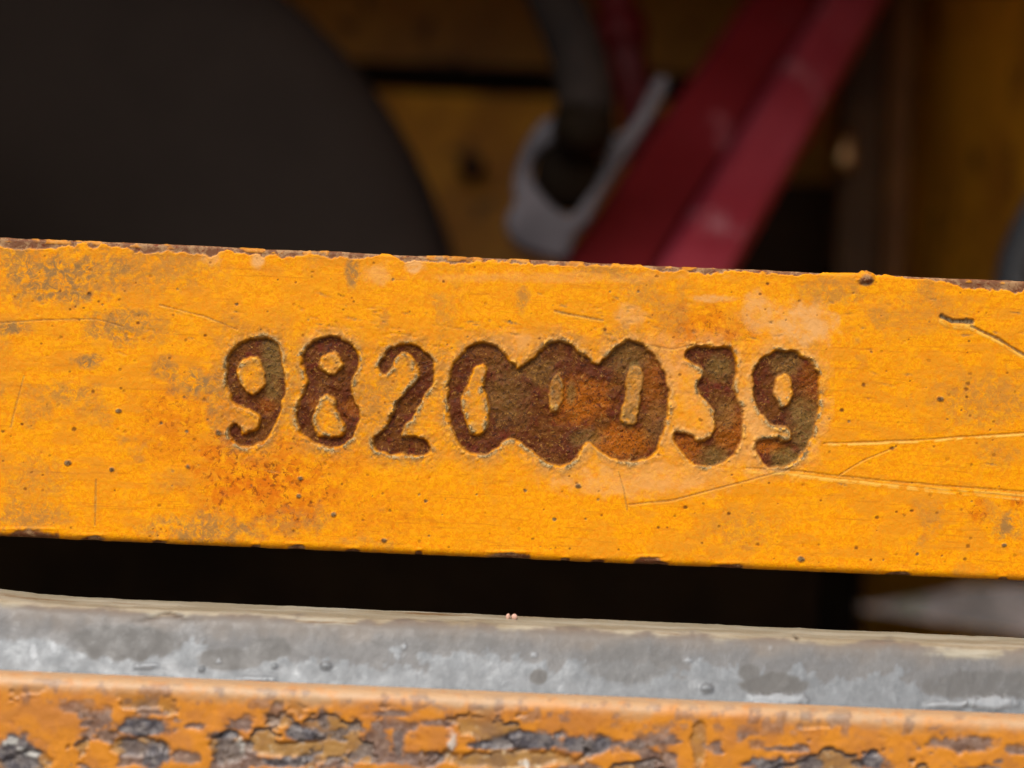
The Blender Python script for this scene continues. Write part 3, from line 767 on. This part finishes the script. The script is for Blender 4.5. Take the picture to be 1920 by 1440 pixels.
# outward normals face the camera on the front
flip = nrm[front].mean(0)[1] > 0
bar = empty('stamped_bar', (0, D0 + TH / 2, ZB), 'worn orange painted steel bar stamped with the number 98200039', 'steel bar')
sdc = (SDF[:-1, :-1] + SDF[1:, 1:] + SDF[:-1, 1:] + SDF[1:, :-1]) / 4
pxc = (PX[:-1, :-1] + PX[1:, 1:]) / 2
ins = sdc < 0.3
grid_mesh('bar_body', V, {'wear_a': WA, 'wear_b': WB, 'wear_c': WC}, PLATE, bar, ~ins, flip, True, nrm)
for nm, lo, hi, lab in (('engraved_digit', 395, 543, 'rust brown engraved digit 9 with a round eye'), ('engraved_digit', 543, 690, 'rust brown engraved digit 8'), ('engraved_digit', 690, 820, 'dark brown engraved digit 2'),
                        ('engraved_digit', 820, 969, 'engraved digit 0 with a pointed yellow eye'), ('engraved_digit', 969, 1115, 'engraved digit 0 merged into both neighbours, nearly filled'),
                        ('engraved_digit', 1115, 1259, 'engraved digit 0 with an orange rusty foot'), ('engraved_digit', 1259, 1402, 'engraved digit 3 with rusty orange tail'), ('engraved_digit', 1402, 1565, 'olive brown engraved digit 9 with a narrow eye')):
    o = grid_mesh(nm, V, {'wear_a': WA, 'wear_b': WB, 'wear_c': WC}, PLATE, bar, ins & (pxc >= lo) & (pxc < hi), flip, False, nrm)
    o['label'] = lab

# ------------------------------------------------------------------ grey rail below
YR = 0.258
def face_profile(pts, step):
    """polyline of (y, z), resampled, with averaged outward normals (towards the camera / up)"""
    pts = [np.array(p) for p in pts]; out = []
    for a, b in zip(pts[:-1], pts[1:]):
        n = max(1, int(np.linalg.norm(b - a) / step))
        for k in range(n): out.append(a + (b - a) * k / n)
    out.append(pts[-1]); out = np.array(out)
    t = np.gradient(out, axis=0); t /= np.linalg.norm(t, axis=1, keepdims=True)
    nrm = np.stack([-t[:, 1], t[:, 0]], -1)
    for _ in range(6): nrm[1:-1] = (nrm[:-2] + nrm[1:-1] * 2 + nrm[2:]) / 4
    nrm /= np.linalg.norm(nrm, axis=1, keepdims=True)
    return [(y, z, ny, nz) for (y, z), (ny, nz) in zip(out, nrm)]
r_top = zc(1153, YR + .0145)
arc = [(YR + .0035 - .0035 * math.sin(a), r_top - .0035 + .0035 * math.cos(a)) for a in np.linspace(0, math.radians(68), 7)]
pr = [(YR + .0155, r_top - .04), (YR + .0155, r_top - .0014), (YR + .0148, r_top - .0003), (YR + .0138, r_top)] + arc + [(YR - .006, zc(1330, YR - .006)), (YR - .006, zc(1700, YR)), (YR + .0155, zc(1700, YR)), (YR + .0155, r_top - .04)]
pr = [(p[0], p[1]) for p in pr][::-1]          # bottom to top, so that normals point out
pf = face_profile(pr, 0.0004)
xs = xs_fine(0.108, 0.0003, XL, XR)
X, Yg, Zg, NY, NZ, PX, PY = sweep_grid(xs, pf)
vis = (Yg < YR + .0149) & (PY < 1420)
n1 = fbm(PX, PY, 60, 61, 5); n2 = fbm(PX, PY, 22, 62, 4); n3 = fbm(PX, PY, 8, 63, 3)
yy = PY - (PX - 960) * .0428                    # row, levelled
H = (n1 - .5) * .0003 + (n2 - .5) * .00012 + (n3 - .5) * .00005
cream = 1 - sstep(1172, 1182, yy + (fbm(PX * .4, PY, 26, 64, 4) - .5) * 34)  # pale cream band puts the rounded edge's highlight into the colour
cream = np.maximum(cream, .9 * blob(PX, PY, 1815, 1223, 70, 11, .3, (n2 - .5)))
tan = (1 - sstep(1180, 1225, yy + (n1 - .5) * 50)) * .9
light = sstep(1240, 1249, yy + (n1 - .5) * 90 + (n2 - .5) * 36 + (n3 - .5) * 16) * (.75 + .3 * n2)
light = np.maximum(light, blob(PX, PY, 60, 1228, 95, 26, .2, (n2 - .5) * .7))
dark = z = np.zeros(PX.shape)
for cx, cy, rx, ry, a in ((240, 1205, 110, 32, 1), (430, 1236, 60, 20, .9), (505, 1216, 42, 22, .9), (1010, 1268, 16, 16, .9), (1450, 1285, 60, 22, 1), (1850, 1285, 110, 28, .7), (1405, 1262, 22, 16, .8), (830, 1205, 120, 16, .35), (1180, 1240, 90, 40, .45), (1200, 1255, 60, 20, .4)):
    dark = np.maximum(dark, a * blob(PX, PY, cx, cy, rx, ry, .14, (n2 - .5) * .55))
light = light * (1 - dark)
white = np.zeros(PX.shape); crack = np.zeros(PX.shape)
for cx, cy, rx, ry in ((758, 1212, 4, 4), (1001, 1228, 5, 4), (1290, 1238, 7, 4), (1445, 1217, 6, 3), (410, 1240, 4, 4), (62, 1225, 6, 16), (100, 1215, 6, 10), (1460, 1313, 56, 12), (1430, 1322, 30, 6), (1860, 1318, 46, 12), (480, 1274, 40, 5), (275, 1249, 26, 3), (1780, 1322, 40, 6)):
    b = blob(PX, PY, cx, cy, rx, ry, .3, (n3 - .5) * .8)
    white = np.maximum(white, b * .8); H += b * (.00005 if cx < 110 else .0002 if rx < 20 else .0005)
for cx, cy, r in ((611, 1248, 12), (1325, 1291, 13), (515, 1249, 6), (378, 1255, 6)):
    d = np.hypot(PX - cx, (PY - cy) * 1.5); H += np.where(d < r, np.sqrt(np.maximum(0, 1 - (d / r) ** 2)), 0) * .0006
for pts in ([(270, 1160), (300, 1150), (318, 1147), (345, 1158), (380, 1162)], [(250, 1163), (300, 1156)], [(1488, 1190), (1498, 1200)]):
    d, t = polyd(PX, PY, pts); b = (1 - sstep(1, 4.5, d)) * np.sin(np.pi * np.clip(t, .1, .9)); crack = np.maximum(crack, b * .8); H -= b * .0004
sp = sstep(.66, .70, n3) * sstep(.45, .6, n1); white = np.maximum(white, sp * .08)
V = np.stack([X, Yg + NY * H * vis, Zg + NZ * H * vis], -1)
V[..., 2] += 0.0009 * np.clip((190 - PX) / 190, 0, 1.3) ** 2 * vis       # the upper edge lifts at the left
rail = empty('grey_rail', (0, YR + .01, float(Zg.min())), 'grey galvanised rail with a pale cream upper edge, under the stamped bar', 'rail')
nr = grid_normals(V); fl = nr[vis].mean(0)[1] > 0
grid_mesh('rail_body', V, {'wear_a': np.stack([cream, light, dark, white], -1), 'wear_b': np.stack([tan, crack, z0 * 0 if z0.shape == PX.shape else np.zeros(PX.shape), np.zeros(PX.shape)], -1)}, RAIL, rail, None, fl, True)

# ------------------------------------------------------------------ peeling orange sill in front
YS = 0.2475
s_top = zc(1298, YR - .006 + .0)
arc = [(YS + .002 - .002 * math.sin(a), s_top - .002 + .002 * math.cos(a)) for a in np.linspace(0, math.pi / 2, 8)]
pr = [(YR - .0055, s_top - .05), (YR - .0055, s_top)] + arc + [(YS, zc(1520, YS)), (YS, zc(1900, YS)), (YR - .0055, zc(1900, YS)), (YR - .0055, s_top - .05)]
pf = face_profile(pr[::-1], 0.00028)
X, Yg, Zg, NY, NZ, PX, PY = sweep_grid(xs_fine(0.104, 0.00028, XL, XR), pf)
vis = (PY < 1530) & (Yg < YR - .0058)
yy = PY - (PX - 960) * .0400
n1 = fbm(PX, PY, 70, 71, 5); n2 = fbm(PX, PY, 24, 72, 4); n3 = fbm(PX, PY, 9, 73, 3)
nb = fbm(PX * .7 + (n2 - .5) * 34, PY + (n1 - .5) * 40, 92, 74, 5)
zone = sstep(1318, 1372, yy + (n1 - .5) * 30)
peel = sstep(.57, .585, nb + (n3 - .5) * .05) * zone              # paint has come off
bare = np.zeros(PX.shape); white = np.zeros(PX.shape)
for cx, cy, rx, ry, a in ((1000, 1390, 70, 18, 1), (1090, 1398, 60, 18, 1), (930, 1398, 50, 9, 1), (1190, 1396, 30, 12, .9), (270, 1365, 56, 16, 1), (290, 1418, 24, 30, 1), (30, 1415, 46, 46, 1), (420, 1380, 26, 8, 1), (570, 1376, 42, 15, 1), (540, 1428, 60, 10, 1),
                          (700, 1388, 22, 22, .8), (745, 1390, 14, 34, .9), (790, 1425, 40, 14, .8), (515, 1345, 16, 26, .7), (605, 1350, 12, 26, .8), (735, 1338, 40, 7, .8), (820, 1356, 30, 7, .8), (1440, 1435, 40, 16, 1), (1520, 1432, 24, 14, .9), (1640, 1428, 34, 18, 1),
                          (1245, 1385, 12, 26, .6), (1810, 1395, 60, 14, .8), (350, 1420, 30, 12, .8), (160, 1380, 12, 10, .6), (140, 1325, 30, 12, .6), (1420, 1395, 20, 10, .5)):
    bare = np.maximum(bare, a * blob(PX, PY, cx, cy, rx, ry, .28, (n2 - .5) * 1.1 + (n3 - .5) * .5))
brown = peel * .9
for cx, cy, rx, ry, a in ((260, 1402, 50, 16, 1), (430, 1405, 30, 30, 1), (560, 1408, 90, 16, 1), (960, 1425, 130, 18, 1), (60, 1432, 40, 20, .8), (1310, 1400, 14, 46, .7)):
    brown = np.maximum(brown, a * blob(PX, PY, cx, cy, rx, ry, .2, (n2 - .5) * .9))
bare = np.maximum(bare, .8 * sstep(.575, .62, fbm(PX * .5, PY, 44, 77, 5)) * sstep(1340, 1375, yy + (n1 - .5) * 40))
edge = np.clip(np.gradient(sstep(.57, .585, nb), axis=0) * -6, 0, 1) * zone  # dark line under the paint's upper lip, painted as its shadow
bare = np.clip(np.maximum(bare, edge * .8), 0, 1)
dust = 1 - sstep(1312, 1345, yy + (n1 - .5) * 40 + (n2 - .5) * 18)
bare = np.maximum(bare, .5 * sstep(.57, .66, n2) * sstep(1300, 1316, yy) * (1 - sstep(1345, 1365, yy)))
for cx, cy, rx, ry in ((848, 1388, 7, 14), (20, 1392, 16, 6), (60, 1418, 14, 5), (40, 1405, 12, 4), (452, 1398, 6, 12), (985, 1432, 8, 6)):
    white = np.maximum(white, .75 * blob(PX, PY, cx, cy, rx * .9, ry, .5, (n3 - .5) * 2.4))
H = (n1 - .5) * .0004 + (n2 - .5) * .00012 + (n3 - .5) * .00006 - brown * .0006 + bare * ((n2 - .5) * .0009 - .0002) + white * .0004
H += np.clip(np.gradient(brown, axis=0) * 4, -1, 1) * .0002
V = np.stack([X, Yg + NY * H * vis, Zg + NZ * H * vis], -1)
sill = empty('peeling_sill', (0, YS + .004, float(Zg.min())), 'orange painted sill with peeling dark chips along the bottom, in front of the grey rail', 'sill')
nr = grid_normals(V); fl = nr[vis].mean(0)[1] > 0
grid_mesh('sill_body', V, {'wear_a': np.stack([bare, dust, brown, white], -1)}, SILL, sill, None, fl, True)

# two pale grains resting on the rail's upper edge
for k, (gx, gy) in enumerate(((953, 1147), (965, 1145))):
    c = P(gx, gy, YR + .010); c.z = r_top + .0004
    bm = bmesh.new(); bmesh.ops.create_icosphere(bm, subdivisions=2, radius=.00055)
    for v in bm.verts: v.co = Vector((v.co.x * (.8 + .3 * k), v.co.y, v.co.z * 1.15)) * (1 + random.uniform(-.06, .06)) + c
    tag(from_bm('seed_grain', bm, GRAIN), ('tiny pale grain on the rail edge, left one of the pair' if k == 0 else 'tiny pale grain on the rail edge, right one of the pair'), 'grain', 'grains on the rail edge')
